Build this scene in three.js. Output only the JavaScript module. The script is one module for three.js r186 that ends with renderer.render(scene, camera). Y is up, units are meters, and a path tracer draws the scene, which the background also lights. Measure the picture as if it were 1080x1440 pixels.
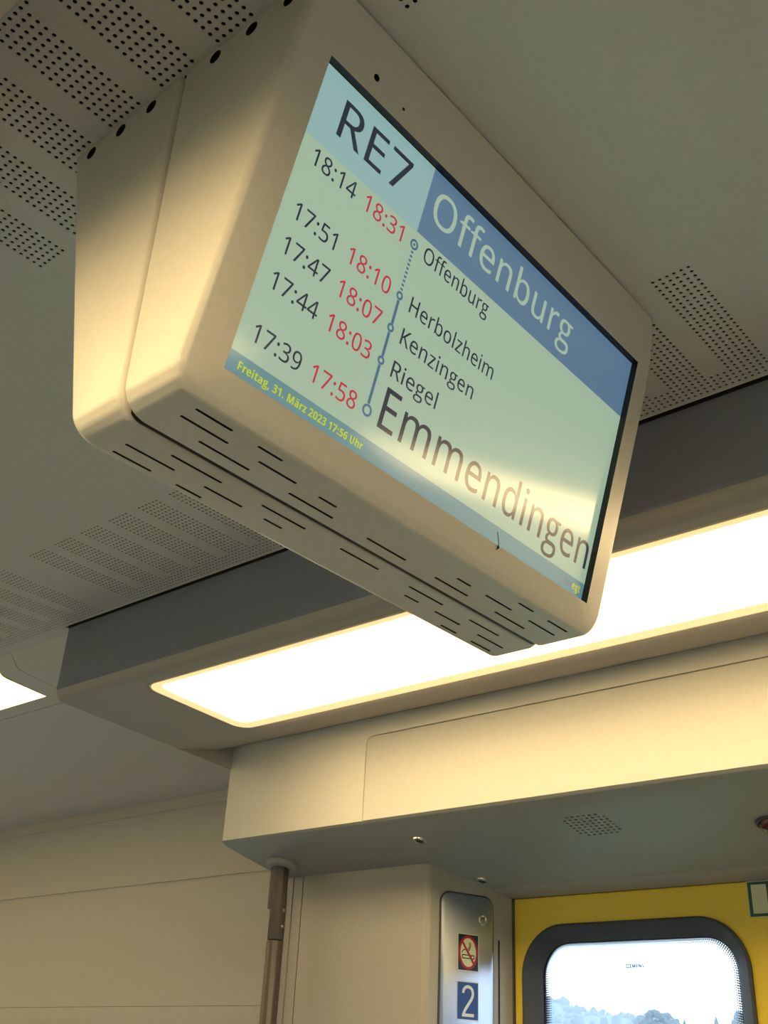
import * as THREE from 'three';
import { mergeGeometries, mergeVertices, toCreasedNormals } from 'three/addons/utils/BufferGeometryUtils.js';
import { RoundedBoxGeometry } from 'three/addons/geometries/RoundedBoxGeometry.js';
import { RectAreaLightUniformsLib } from 'three/addons/lights/RectAreaLightUniformsLib.js';
import { Brush, Evaluator, SUBTRACTION } from 'three-bvh-csg';

// Survey: measured in units of 0.8 m with the origin at the lens; x runs across the carriage towards the door, y up, z along the carriage.
// Everything is brought to metres, with the floor at y = 0, at the end of the script.
const UNIT = 0.8, FLOOR = -1.98, MID = 0.817;          // MID = the carriage's centre plane

// ------------------------------------------------------------------ camera, sky, lamps, exposure
const scene = new THREE.Scene();
const camera = new THREE.PerspectiveCamera(2 * Math.atan(720 / 1496.05) * 180 / Math.PI, 0.75, 0.01, 3000);
camera.up.set(0, 1, 0);
{
  const right = new THREE.Vector3(0.6412, 0.0462, 0.7659), up = new THREE.Vector3(-0.3918, 0.8780, 0.2750), fwd = new THREE.Vector3(0.6598, 0.4765, -0.5811);
  camera.quaternion.setFromRotationMatrix(new THREE.Matrix4().makeBasis(right.normalize(), up.normalize(), fwd.normalize().negate()));
}
camera.position.set(0, -FLOOR * UNIT, 0);
const renderer = new THREE.WebGLRenderer();
renderer.toneMapping = THREE.LinearToneMapping;
renderer.toneMappingExposure = 1;
renderer.shadowMap.enabled = true;
RectAreaLightUniformsLib.init();

const SKY_STRENGTH = 5.2;
const STRIP_COLOR = [1.0, 0.72, 0.345], STRIP_LIGHT = 6.1, STRIP_GLOW = 3.6;   // tint, radiance that lights the room, radiance that the eye sees
const SCREEN_GLOW = 0.8;
{
  const w = 64, h = 32, d = new Float32Array(w * h * 4);
  for (let j = 0; j < h; j++) for (let i = 0; i < w; i++) {
    const e = ((j + 0.5) / h - 0.5) * 2, k = Math.max(0, e), o = (j * w + i) * 4;       // an overcast evening sky, a little bluer overhead
    d[o] = 0.78 - 0.20 * k; d[o + 1] = 0.92 - 0.16 * k; d[o + 2] = 1.08 - 0.06 * k; d[o + 3] = 1;
  }
  const t = new THREE.DataTexture(d, w, h, THREE.RGBAFormat, THREE.FloatType);
  t.mapping = THREE.EquirectangularReflectionMapping; t.magFilter = THREE.LinearFilter; t.needsUpdate = true;
  scene.fog = new THREE.FogExp2(new THREE.Color().setRGB(0.8, 0.9, 1.0), 0.0007);
  scene.background = t; scene.backgroundIntensity = SKY_STRENGTH;
}

// ------------------------------------------------------------------ helpers
let seed = 7;
const rnd = () => { seed = (seed * 1664525 + 1013904223) >>> 0; return seed / 4294967296; };
const lin = (r, g, b) => new THREE.Color().setRGB(r, g, b);
function speckle(size, lo, hi, soft, channels) {        // fine grain of moulded plastic and paint
  const d = new Uint8Array(size * size * 4), a = new Float32Array(size * size);
  for (let i = 0; i < a.length; i++) a[i] = rnd();
  for (let pass = 0; pass < soft; pass++) {
    const b = a.slice();
    for (let y = 0; y < size; y++) for (let x = 0; x < size; x++) {
      const g = (dx, dy) => b[((y + dy + size) % size) * size + (x + dx + size) % size];
      a[y * size + x] = (g(0, 0) * 2 + g(1, 0) + g(-1, 0) + g(0, 1) + g(0, -1)) / 6;
    }
  }
  for (let i = 0; i < a.length; i++) { const v = 255 * Math.min(1, Math.max(0, lo + (hi - lo) * (0.5 + (a[i] - 0.5) * (1 + soft)))); d.set(channels ? [v * channels[0], v * channels[1], v * channels[2], 255] : [v, v, v, 255], i * 4); }
  const t = new THREE.DataTexture(d, size, size); t.wrapS = t.wrapT = THREE.RepeatWrapping; t.magFilter = THREE.LinearFilter; t.needsUpdate = true;
  return t;
}
const grain = speckle(256, 0.25, 0.75, 1), tone = speckle(256, 0.988, 1.0, 3);
tone.colorSpace = THREE.SRGBColorSpace;
grain.repeat.set(6, 6); tone.repeat.set(2.5, 2.5);
const plastic = (c, rough, extra = {}) => new THREE.MeshPhysicalMaterial({ color: lin(...c), roughness: rough, map: tone, bumpMap: grain, bumpScale: 0.000005, ...extra });
const M = {
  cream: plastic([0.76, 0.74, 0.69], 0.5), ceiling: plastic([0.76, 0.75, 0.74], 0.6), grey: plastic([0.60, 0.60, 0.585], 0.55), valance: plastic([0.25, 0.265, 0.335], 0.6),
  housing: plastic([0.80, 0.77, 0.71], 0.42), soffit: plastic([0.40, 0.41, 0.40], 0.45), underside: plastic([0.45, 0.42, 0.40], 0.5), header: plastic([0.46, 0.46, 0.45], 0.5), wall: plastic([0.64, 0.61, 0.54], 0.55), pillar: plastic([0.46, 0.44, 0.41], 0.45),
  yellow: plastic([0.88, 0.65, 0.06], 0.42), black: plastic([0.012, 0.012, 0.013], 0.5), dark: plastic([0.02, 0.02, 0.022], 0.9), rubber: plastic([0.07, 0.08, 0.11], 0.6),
  floor: plastic([0.085, 0.088, 0.105], 0.7), shell: plastic([0.35, 0.35, 0.35], 0.8), rim: plastic([0.80, 0.74, 0.62], 0.35),
  glass: new THREE.MeshPhysicalMaterial({ color: lin(0.97, 0.99, 1.0), roughness: 0.0, transmission: 1, thickness: 0, ior: 1.5 }),
  steel: new THREE.MeshPhysicalMaterial({ color: lin(0.62, 0.63, 0.65), metalness: 1, roughness: 0.3, roughnessMap: grain }),
  brushed: new THREE.MeshPhysicalMaterial({ color: lin(0.52, 0.58, 0.68), metalness: 1, roughness: 0.3, anisotropy: 1, anisotropyRotation: 0 }),
  pole: plastic([0.105, 0.088, 0.09], 0.42, { metalness: 0.15 }),
  screw: new THREE.MeshStandardMaterial({ color: lin(0.5, 0.5, 0.48), metalness: 1, roughness: 0.35 }),
  chrome: new THREE.MeshStandardMaterial({ color: lin(0.9, 0.9, 0.9), metalness: 1, roughness: 0.16 }),
  redlens: new THREE.MeshPhysicalMaterial({ color: lin(0.13, 0.025, 0.02), roughness: 0.15, clearcoat: 1, clearcoatRoughness: 0.05 }),
  glowEdge: new THREE.MeshStandardMaterial({ color: lin(0.7, 0.6, 0.45), roughness: 0.4, emissive: lin(1.0, 0.62, 0.27), emissiveIntensity: 1.15 }),
  glow: new THREE.MeshStandardMaterial({ color: lin(0.8, 0.8, 0.8), roughness: 0.4, emissive: lin(...STRIP_COLOR), emissiveIntensity: STRIP_GLOW }),
  grass: plastic([0.115, 0.15, 0.075], 0.95), forest: plastic([0.045, 0.085, 0.085], 0.95), leaf: plastic([0.035, 0.065, 0.06], 0.95), bark: plastic([0.08, 0.06, 0.045], 0.95),
};
let MIRROR = false;                                      // while true, geometry is laid out on the other side of the carriage
const names = new Map();
const numbered = (n) => { const k = names.get(n) ?? 0; names.set(n, k + 1); return k ? n + '_' + String(k).padStart(3, '0') : n; };
function boxUV(g) {                                      // uv in survey units, from the plane each face is nearest to
  const p = g.attributes.position, n = g.attributes.normal, uv = new Float32Array(p.count * 2);
  for (let i = 0; i < p.count; i++) {
    const ax = Math.abs(n.getX(i)), ay = Math.abs(n.getY(i)), az = Math.abs(n.getZ(i));
    uv[i * 2] = ax > ay && ax > az ? p.getZ(i) : p.getX(i); uv[i * 2 + 1] = ay >= ax && ay >= az ? p.getZ(i) : p.getY(i);
  }
  g.setAttribute('uv', new THREE.BufferAttribute(uv, 2));
  return g;
}
function mirrored(g) {
  g = g.index ? g.toNonIndexed() : g.clone();
  for (const k of ['position', 'normal']) {
    const a = g.attributes[k].array;
    for (let i = 0; i < a.length; i += 3) a[i] = k === 'position' ? 2 * MID - a[i] : -a[i];
  }
  for (const k of Object.keys(g.attributes)) {
    const at = g.attributes[k], s = at.itemSize, a = at.array;
    for (let v = 0; v < at.count; v += 3) for (let c = 0; c < s; c++) { const x = a[(v + 1) * s + c]; a[(v + 1) * s + c] = a[(v + 2) * s + c]; a[(v + 2) * s + c] = x; }
  }
  return g;
}
function merged(list) {
  list = [].concat(list).map((g) => { const c = g.index ? g.toNonIndexed() : g.clone(); for (const k of Object.keys(c.attributes)) if (!['position', 'normal', 'uv'].includes(k)) c.deleteAttribute(k); if (!c.attributes.normal) c.computeVertexNormals(); if (!c.attributes.uv) boxUV(c); c.clearGroups(); return c; });
  return list.length > 1 ? mergeGeometries(list) : list[0];
}
function mesh(name, geos, mat, parent = scene, uv = true) {
  let g = Array.isArray(geos) ? merged(geos) : geos;
  if (uv) { if (!g.attributes.normal) g.computeVertexNormals(); boxUV(g); }
  if (MIRROR) g = mirrored(g);
  const o = new THREE.Mesh(g, mat); o.castShadow = o.receiveShadow = true;
  o.name = parent === scene ? numbered(name) : partName(name, parent);
  parent.add(o);
  return o;
}
const partName = (n, p) => { let k = 0, s = n; while (p.children.some((c) => c.name === s)) s = n + '_' + String(++k).padStart(3, '0'); return s; };
function thing(name, label, category, group) { const o = new THREE.Group(); o.name = numbered(name); scene.add(o); if (label) o.userData = { label, category }; if (group) o.userData.group = group; return o; }
function struct(name) { const o = new THREE.Group(); o.name = name; scene.add(o); o.userData = { kind: 'structure' }; return o; }
const box = (x0, x1, y0, y1, z0, z1, r = 0) => (r ? new RoundedBoxGeometry(x1 - x0, y1 - y0, z1 - z0, 2, r) : new THREE.BoxGeometry(x1 - x0, y1 - y0, z1 - z0)).translate((x0 + x1) / 2, (y0 + y1) / 2, (z0 + z1) / 2);
const shapeOf = (pts) => new THREE.Shape(pts.map((p) => new THREE.Vector2(p[0], p[1])));
function along(pts, z0, z1, bevel = 0) {                  // a closed outline in (x, y) run along z
  const g = new THREE.ExtrudeGeometry(shapeOf(pts), { depth: z1 - z0 - 2 * bevel, bevelEnabled: bevel > 0, bevelSize: bevel, bevelOffset: -bevel, bevelThickness: bevel, bevelSegments: 2 }).translate(0, 0, z0 + bevel);
  return toCreasedNormals(g, 0.6);
}
function plate(shape, x0, x1, bevel = 0, seg = 2) {       // an outline in (z, y) given a thickness in x, its face at x0
  const g = new THREE.ExtrudeGeometry(shape, { depth: x1 - x0 - bevel, bevelEnabled: bevel > 0, bevelSize: bevel, bevelOffset: -bevel, bevelThickness: bevel, bevelSegments: seg, curveSegments: 10 });
  const a = g.attributes.position.array;
  for (let i = 0; i < a.length; i += 3) { const z = a[i], y = a[i + 1], d = a[i + 2]; a[i] = x1 - d; a[i + 1] = y; a[i + 2] = z; }   // (z, y, d) -> (x1 - d, y, z): a rotation, so windings keep
  g.deleteAttribute('normal'); g.computeVertexNormals();
  return toCreasedNormals(g, 0.6);
}
function roundRect(a0, b0, a1, b1, r, n = 8) {            // points, counter-clockwise; r = one radius or [bottom-left, bottom-right, top-right, top-left]
  const R = Array.isArray(r) ? r : [r, r, r, r], out = [];
  [[a0, b0, 1, 1, Math.PI], [a1, b0, -1, 1, 1.5 * Math.PI], [a1, b1, -1, -1, 0], [a0, b1, 1, -1, 0.5 * Math.PI]].forEach(([a, b, sa, sb, t0], k) => {
    for (let i = 0; i <= n; i++) { const t = t0 + (i / n) * Math.PI / 2; out.push([a + sa * R[k] + R[k] * Math.cos(t), b + sb * R[k] + R[k] * Math.sin(t)]); }
  });
  return out;
}
const withHole = (outer, ...holes) => { const s = shapeOf(outer); for (const h of holes) s.holes.push(new THREE.Path(h.map((p) => new THREE.Vector2(p[0], p[1])))); return s; };
function loft(rings, caps = true, crease = 0.5) {         // rings of equal length, each a list of [x, y, z]
  const n = rings[0].length, p = [], idx = [];
  rings.forEach((r) => r.forEach((v) => p.push(...v)));
  for (let k = 0; k + 1 < rings.length; k++) for (let i = 0; i < n; i++) { const a = k * n + i, b = k * n + (i + 1) % n; idx.push(a, b, b + n, a, b + n, a + n); }
  if (caps) for (const [k, flip] of [[0, true], [rings.length - 1, false]]) {
    const r = rings[k], c = p.length / 3; p.push(r.reduce((s, v) => s + v[0], 0) / n, r.reduce((s, v) => s + v[1], 0) / n, r.reduce((s, v) => s + v[2], 0) / n);
    for (let i = 0; i < n; i++) { const a = k * n + i, b = k * n + (i + 1) % n; idx.push(...(flip ? [b, a, c] : [a, b, c])); }
  }
  const g = new THREE.BufferGeometry(); g.setAttribute('position', new THREE.Float32BufferAttribute(p, 3)); g.setIndex(idx); g.computeVertexNormals();
  return crease ? toCreasedNormals(g, crease) : g;
}
function canvasTexture(w, h, draw) {
  const c = document.createElement('canvas'); c.width = w; c.height = h;
  draw(c.getContext('2d'), w, h);
  const t = new THREE.CanvasTexture(c); t.colorSpace = THREE.SRGBColorSpace; t.magFilter = THREE.LinearFilter;
  return t;
}
function fitText(c, s, x, y, cap, width, font, color) {   // text with a given cap height and, if width > 0, a given advance
  const size = cap / 0.714; c.font = `${font.includes('bold') ? 'bold ' : ''}${size}px sans-serif`;
  c.save(); c.translate(x, y); if (width > 0) c.scale(width / c.measureText(s).width, 1); c.fillStyle = color; c.textAlign = 'left'; c.textBaseline = 'alphabetic'; c.fillText(s, 0, 0); c.restore();
}

// ------------------------------------------------------------------ shell of the carriage
const Z0 = -6.4, Z1 = 2.7;
{
  const f = struct('floor'); mesh('floor_covering', box(-1.1, 2.735, FLOOR - 0.06, FLOOR, Z0 - 0.1, Z1 + 0.1), M.floor, f);
  const a = struct('wall_front'); mesh('end_wall', box(-1.1, 2.735, FLOOR, 1.14, Z0 - 0.06, Z0), M.wall, a);
  const b = struct('wall_rear'); mesh('end_wall', box(-1.1, 2.735, FLOOR, 1.14, Z1, Z1 + 0.06), M.wall, b);
}
// ceiling: sheets drilled with comb-like fields of holes, every hole cut through
const PITCH = 0.01058, PERIOD = 0.8416, CEIL0 = 0.252, CEIL1 = 1.383;
{
  const ceiling = struct('ceiling');
  const cols = 28, X0 = 1.0888, hole = 0.00262, depth = 0.0012, N = 10;
  const ring = Array.from({ length: N }, (_, i) => { const t = (i + 0.5) / N * 2 * Math.PI; return [Math.cos(t), Math.sin(t)]; });
  const toSquare = ([c, s]) => { const m = Math.max(Math.abs(c), Math.abs(s)); return [c / m, s / m]; };
  for (let g = -3; g <= 6; g++) {
    const zs = -0.432 - PERIOD * g, za = zs + 0.0614, zb = za - PERIOD, pos = [], nor = [];
    if (za < Z0 || zb > Z1) continue;
    const tri = (a, b, c, n) => { pos.push(...a, ...b, ...c); for (let i = 0; i < 3; i++) nor.push(...(Array.isArray(n[0]) ? n[i] : n)); };
    const quad = (x0, x1, z0, z1) => { const d = [0, -1, 0]; tri([x0, 1, z0], [x1, 1, z0], [x1, 1, z1], d); tri([x0, 1, z0], [x1, 1, z1], [x0, 1, z1], d); };
    const h = PITCH / 2;
    for (const side of [0, 1]) {
      const X = (c) => side ? 2 * MID - (X0 + c * PITCH) : X0 + c * PITCH;
      const isHole = (r, c) => r % 9 < 6 || c >= cols - 4;
      for (let r = 0; r < 69; r++) {
        const z = zs - r * PITCH;
        let c = 0;
        while (c < cols) {
          const x = X(c);
          if (!isHole(r, c)) { let e = c; while (e + 1 < cols && !isHole(r, e + 1)) e++; const xa = Math.min(X(c), X(e)) - h, xb = Math.max(X(c), X(e)) + h; quad(xa, xb, z - h, z + h); c = e + 1; continue; }
          for (let i = 0; i < N; i++) {
            const A = ring[i], B = ring[(i + 1) % N], SA = toSquare(A), SB = toSquare(B), d = [0, -1, 0];
            const p = (q, s, y) => [x + q[0] * s, y, z + q[1] * s];
            tri(p(A, hole, 1), p(SA, h, 1), p(SB, h, 1), d); tri(p(A, hole, 1), p(SB, h, 1), p(B, hole, 1), d);
            if (Math.abs(SA[0]) !== Math.abs(SB[0]) && Math.abs(SA[1]) !== Math.abs(SB[1])) { const corner = [Math.abs(SA[0]) > 0.999 ? SA[0] : SB[0], Math.abs(SA[1]) > 0.999 ? SA[1] : SB[1]]; tri(p(SA, h, 1), p(corner, h, 1), p(SB, h, 1), d); }
            const na = [-A[0], 0, -A[1]], nb = [-B[0], 0, -B[1]];
            tri(p(A, hole, 1), p(B, hole, 1), p(B, hole, 1 + depth), [na, nb, nb]); tri(p(A, hole, 1), p(B, hole, 1 + depth), p(A, hole, 1 + depth), [na, nb, na]);
          }
          c++;
        }
      }
    }
    const a0 = X0 - h, a1 = X0 + (cols - 0.5) * PITCH, b0 = 2 * MID - a1, b1 = 2 * MID - a0, ztop = zs + h, zbot = zs - 68.5 * PITCH;
    quad(CEIL0, CEIL1, ztop, za); quad(CEIL0, CEIL1, zb, zbot);
    for (const [p, q] of [[CEIL0, b0], [b1, a0], [a1, CEIL1]]) quad(p, q, zbot, ztop);
    const geo = new THREE.BufferGeometry(); geo.setAttribute('position', new THREE.Float32BufferAttribute(pos, 3)); geo.setAttribute('normal', new THREE.Float32BufferAttribute(nor, 3));
    mesh('ceiling_panel', geo, M.ceiling, ceiling);
  }
  mesh('ceiling_edge', [box(CEIL0 - 0.002, CEIL0, 0.999, 1.02, Z0, Z1), box(CEIL1, CEIL1 + 0.002, 0.999, 1.02, Z0, Z1)], M.ceiling, ceiling);
  mesh('acoustic_backing', box(CEIL0, CEIL1, 1.0050, 1.02, Z0, Z1), M.dark, ceiling);
  mesh('roof', box(-1.1, 2.735, 1.08, 1.14, Z0, Z1), M.shell, ceiling);
}

// ------------------------------------------------------------------ one side of the carriage (built twice, the second time mirrored)
const BOX0 = -2.2813, BOX1 = 0.68, LENS1 = 0.36, TILT = Math.atan(0.0597);
const soffitAt = (u, v, w) => [1.4345 + u * Math.cos(TILT) + w * Math.sin(TILT), 0.8067 - u * Math.sin(TILT) + w * Math.cos(TILT), v];   // u outwards, v = z, w up
const DOORZ = [[-1.668, -0.862], [-0.858, -0.052]];
const SLOPE = -0.2054, doorSoffitY = (x) => 0.9777 + SLOPE * x;
function stripLight(label, group, rings) {
  const t = thing('ceiling_light', label, 'ceiling light', group);
  return t;
}
function addAreaLight(parent, center, normal, along_, w, h) {
  const l = new THREE.RectAreaLight(new THREE.Color().setRGB(...STRIP_COLOR), STRIP_LIGHT, w, h);
  const zAxis = normal.clone().normalize().negate(), xAxis = along_.clone().normalize(), yAxis = new THREE.Vector3().crossVectors(zAxis, xAxis);
  l.quaternion.setFromRotationMatrix(new THREE.Matrix4().makeBasis(xAxis, yAxis, zAxis));
  l.position.copy(center); l.name = 'strip_light'; parent.add(l);
}
const mx = (x) => MIRROR ? 2 * MID - x : x;
function side() {
  const R = !MIRROR, sfx = R ? 'right' : 'left';
  // --- box above the door: valance, soffit, fascia with an access hatch, and the soffit over the doorway
  const trim = struct(R ? 'trim_1' : 'trim_2');
  const arc = (cx, cy, r, a0, a1, n = 6) => Array.from({ length: n + 1 }, (_, i) => { const a = (a0 + (a1 - a0) * i / n) * Math.PI / 180; return [cx + r * Math.cos(a), cy + r * Math.sin(a)]; });
  const back = (pts, d) => [...pts, ...pts.slice().reverse().map(([x, y]) => [x + d[0], y + d[1]])];
  mesh('valance', along(back([[1.396, 1.03], [1.396, 0.846], [1.3945, 0.842], [1.3945, 0.838], [1.397, 0.8345]], [0.012, 0.003]), BOX0, BOX1), M.valance, trim);
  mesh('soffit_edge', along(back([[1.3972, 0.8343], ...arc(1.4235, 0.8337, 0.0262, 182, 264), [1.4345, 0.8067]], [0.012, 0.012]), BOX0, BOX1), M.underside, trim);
  mesh('painted_gap_strip', box(1.3935, 1.3962, 0.9985, 1.03, BOX0, BOX1), M.black, trim);  // black strip on the valance, paints the shade inside the ceiling gap
  // soffit plate with the opening for the lens
  {
    const uOut = 0.348, z0 = BOX0, z1 = BOX1;
    const g = new THREE.ExtrudeGeometry(withHole([[0, z0], [uOut, z0], [uOut, z1], [0, z1]], roundRect(0.006, -2.004, 0.342, LENS1 + 0.02, 0.045)), { depth: 0.012, bevelEnabled: false });
    const a = g.attributes.position.array;
    for (let i = 0; i < a.length; i += 3) { const p = soffitAt(a[i], a[i + 1], a[i + 2]); a[i] = p[0]; a[i + 1] = p[1]; a[i + 2] = p[2]; }
    g.deleteAttribute('normal'); g.computeVertexNormals();
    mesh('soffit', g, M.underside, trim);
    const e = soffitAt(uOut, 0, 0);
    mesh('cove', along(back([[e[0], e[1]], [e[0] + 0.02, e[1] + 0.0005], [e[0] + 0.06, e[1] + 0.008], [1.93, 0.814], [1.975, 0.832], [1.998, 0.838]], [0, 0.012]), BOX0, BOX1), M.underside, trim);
    mesh('end_plate', along([[1.4, 1.03], [1.4, 0.85], [1.41, 0.822], [1.4345, 0.809], [2.02, 0.772], [2.02, 0.58], [2.5, 0.48], [2.5, 1.03]], BOX0 - 0.002, BOX0 + 0.006), M.soffit, trim);
    mesh('end_plate', along([[1.4, 1.03], [1.4, 0.85], [1.41, 0.822], [1.4345, 0.809], [2.02, 0.772], [2.02, 0.58], [2.5, 0.48], [2.5, 1.03]], BOX1 - 0.006, BOX1 + 0.002), M.grey, trim);
  }
  // fascia and hatch
  {
    const h0 = -1.772, h1 = 0.05, top = 0.789, gap = 0.0022, fz = BOX0 + 0.002;
    const notch = roundRect(h0, 0.5, h1, top, [0, 0, 0.02, 0.02]).filter((p) => p[1] > 0.5);
    const outline = [[fz, 0.5765], [h0, 0.5765], ...notch.slice().reverse().filter((p) => p[1] > 0.6), [h1, 0.5765], [BOX1, 0.5765], [BOX1, 0.842], [fz, 0.842]];
    // the notch runs from its upper left round to its upper right
    const arcL = roundRect(h0, 0.5, h1, top, 0.02).slice(27), arcR = roundRect(h0, 0.5, h1, top, 0.02).slice(18, 27);
    const frame = [[fz, 0.5765], [h0, 0.5765], ...arcL.slice().reverse(), ...arcR.slice().reverse(), [h1, 0.5765], [BOX1, 0.5765], [BOX1, 0.842], [fz, 0.842]];
    mesh('fascia', plate(shapeOf(frame), 1.99, 2.004, 0.0018), M.cream, trim);
    const hp = roundRect(h0 + gap, 0.577, h1 - gap, top - gap, [0.001, 0.001, 0.018, 0.018]);
    mesh('access_hatch', plate(shapeOf(hp), 1.9895, 2.004, 0.0018), M.cream, trim);
    mesh('fascia_backing', box(2.004, 2.010, 0.585, 0.842, BOX0, BOX1), M.dark, trim);
  }
  // soffit over the doorway, with a separate header strip next to the door
  const lower = [[1.9915, 0.5768], [1.9925, 0.5750], [1.9945, 0.5735], [1.9975, 0.5718], [2.001, 0.5702], [2.004, 0.5687], [2.007, 0.5665], [2.03, doorSoffitY(2.03)], [2.4235, doorSoffitY(2.4235)], [2.4262, doorSoffitY(2.4235) + 0.004]];
  {
    const grille = [2.0815, 2.1905], zz = [-1.272, -1.158];
    const strip = (x0, x1, z0, z1) => along([[x0, doorSoffitY(x0)], [x1, doorSoffitY(x1)], [x1, doorSoffitY(x1) + 0.012], [x0, doorSoffitY(x0) + 0.012]], z0, z1);
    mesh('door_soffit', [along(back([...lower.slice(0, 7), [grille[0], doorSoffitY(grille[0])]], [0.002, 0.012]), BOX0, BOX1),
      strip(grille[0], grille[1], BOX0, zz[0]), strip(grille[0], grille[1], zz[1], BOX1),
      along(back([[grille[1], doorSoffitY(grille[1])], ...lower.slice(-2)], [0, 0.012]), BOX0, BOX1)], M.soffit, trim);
    mesh('header_strip', along(back([[2.4272, doorSoffitY(2.4272) + 0.002], [2.429, doorSoffitY(2.429) - 0.001], [2.46, doorSoffitY(2.46) - 0.002], [2.497, doorSoffitY(2.497) - 0.003], [2.499, doorSoffitY(2.499)]], [0, 0.014]), BOX0, BOX1), M.header, trim);
    // loudspeaker holes: a square of sheet, drilled
    const g = thing('speaker_grille', R ? 'small square of speaker holes drilled in the soffit over the yellow door' : 'square of speaker holes over the opposite doorway', 'speaker grille');
    const sx = Math.hypot(1, SLOPE), n = 8, pz = (zz[1] - zz[0]) / n, L = (grille[1] - grille[0]) * sx, px = L / n, s = withHole([[0, zz[0]], [L, zz[0]], [L, zz[1]], [0, zz[1]]]);
    for (let i = 0; i < n; i++) for (let j = 0; j < n; j++) {
      if ((i === 0 || i === n - 1) && (j === 0 || j === n - 1) && (i + j) % 7 === 0) continue;
      const hole = new THREE.Path(); hole.absarc((i + 0.5) * px, zz[0] + (j + 0.5) * pz, 0.0042, 0, 2 * Math.PI, true); s.holes.push(hole);
    }
    const sh = new THREE.ExtrudeGeometry(s, { depth: 0.008, bevelEnabled: false, curveSegments: 8 }), a = sh.attributes.position.array, cs = 1 / sx, sn = SLOPE / sx;
    for (let i = 0; i < a.length; i += 3) { const u = a[i], z = a[i + 1], w = a[i + 2]; a[i] = grille[0] + u * cs - w * sn; a[i + 1] = doorSoffitY(grille[0]) + u * sn + w * cs; a[i + 2] = z; }
    sh.deleteAttribute('normal'); sh.computeVertexNormals();
    mesh('perforated_sheet', sh, M.soffit, g);
    mesh('backing', along([[grille[0], doorSoffitY(grille[0]) + 0.009], [grille[1], doorSoffitY(grille[1]) + 0.011], [grille[1], doorSoffitY(grille[1]) + 0.02], [grille[0], doorSoffitY(grille[0]) + 0.02]], zz[0], zz[1]), M.dark, g);
  }
  // --- strip light in the box
  {
    const t = thing('ceiling_light', R ? 'long glowing strip light in the soffit right behind the display' : 'long glowing strip light in the soffit on the opposite side', 'ceiling light', undefined);
    const outer = roundRect(0.008, -2.002, 0.340, LENS1 + 0.018, 0.044), inner = roundRect(0.0205, -1.957, 0.297, LENS1, 0.030), lip = roundRect(0.012, -1.996, 0.334, LENS1 + 0.012, 0.041);
    const at = (r, w) => r.map(([u, v]) => soffitAt(u, v, w));
    mesh('rim', loft([at(outer, 0.008), at(outer, -0.0005), at(lip, -0.0015)], false), M.rim, t);
    const edge = mesh('diffuser_edge', loft([at(lip, -0.0014), at(inner, -0.0055)], false), M.glowEdge, t);
    // the lens bulges: nested outlines, the inner ones lower
    const bulge = (f) => -0.0055 - 0.019 * (1 - (1 - f) * (1 - f)), rings = [0, 0.08, 0.2, 0.35, 0.55, 0.8, 1].map((f) => at(roundRect(0.0205 + 0.13 * f, -1.957 + 0.10 * f, 0.297 - 0.13 * f, LENS1 - 0.10 * f, 0.030 * (1 - f) + 0.008 * f), bulge(f)));
    mesh('diffuser', loft(rings, true, 0), M.glow, t);
    const end = LENS1 - 0.02, start = -1.937;
    [[0.068, -9, 0.09, -0.0245], [0.159, 2, 0.09, -0.0258], [0.250, 14, 0.086, -0.0232], [0.318, 32, 0.036, -0.0105]].forEach(([u, deg, wide, w]) => {     // the same glow as light: lengthwise strips that follow the bulge
      const tilt = TILT - deg * Math.PI / 180, c = soffitAt(u, (end + start) / 2, w);
      addAreaLight(t, new THREE.Vector3(mx(c[0]), c[1], c[2]), new THREE.Vector3(-Math.sin(tilt) * (R ? 1 : -1), -Math.cos(tilt), 0), new THREE.Vector3(0, 0, 1), end - start, wide);
    });
  }
  // --- seating bays beyond both ends of the box
  const wall = struct('wall_' + sfx);
  let bay = 0;
  for (const [z0, z1] of [[Z0, BOX0], [BOX1, Z1]]) {
    const far = z0 === Z0;
    const prof = [[1.409, 1.003], [1.4125, 0.997], [1.437, 0.968], [1.447, 0.9605], [1.46, 0.958], [1.5, 0.9545]], l0 = far ? -5.9 : BOX1 + 0.37, l1 = far ? BOX0 - 0.37 : Z1 - 0.4;
    // lining with the lens set into it: inner strip, outer strip, and the pieces before and after the lens
    const a = [1.438, 0.967], b = [1.597, 0.9435];
    const mid = [[1.4125, 0.997], a, [1.449, 0.9605], [1.465, 0.9575], b];
    for (const [p, q] of [[z0, l0], [l1, z1]]) {
      const joint = far && q === z1 ? -2.5705 : null;
      for (const [u, v] of joint ? [[p, joint - 0.0015], [joint + 0.0015, q]] : [[p, q]]) mesh('bay_lining', along(back(mid, [0.004, 0.012]), u, v), M.ceiling, wall);
    }
    mesh('bay_lining', along(back([[1.4125, 0.997], a], [0.006, 0.01]), l0, l1), M.ceiling, wall);
    mesh('bay_lining', along(back([b, [1.645, 0.9375]], [0, 0.012]), z0, z1), M.ceiling, wall);
    mesh('bay_lip', along([[1.3862, 1.0], [1.4125, 0.997], [1.4125, 1.01], [1.3862, 1.01]], z0 + (far ? 0 : 0.004), z1 - (far ? 0.004 : 0)), M.ceiling, wall);
    mesh('bay_ceiling', along(back([[1.649, 0.9370], [2.499, 0.9005]], [0, 0.012]), z0, z1), M.ceiling, wall);
    mesh('lining_backing', along(back([[1.40, 1.02], [1.46, 0.985], [1.60, 0.962], [2.52, 0.918]], [0, 0.006]), z0, z1), M.dark, wall);
    const t = thing('ceiling_light', R ? (far ? 'short visible end of a strip light at the left edge, beyond the dark valance' : 'strip light over the seats behind the camera') : (far ? 'strip light over the far seats on the opposite side' : 'strip light over the near seats on the opposite side'), 'ceiling light');
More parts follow.
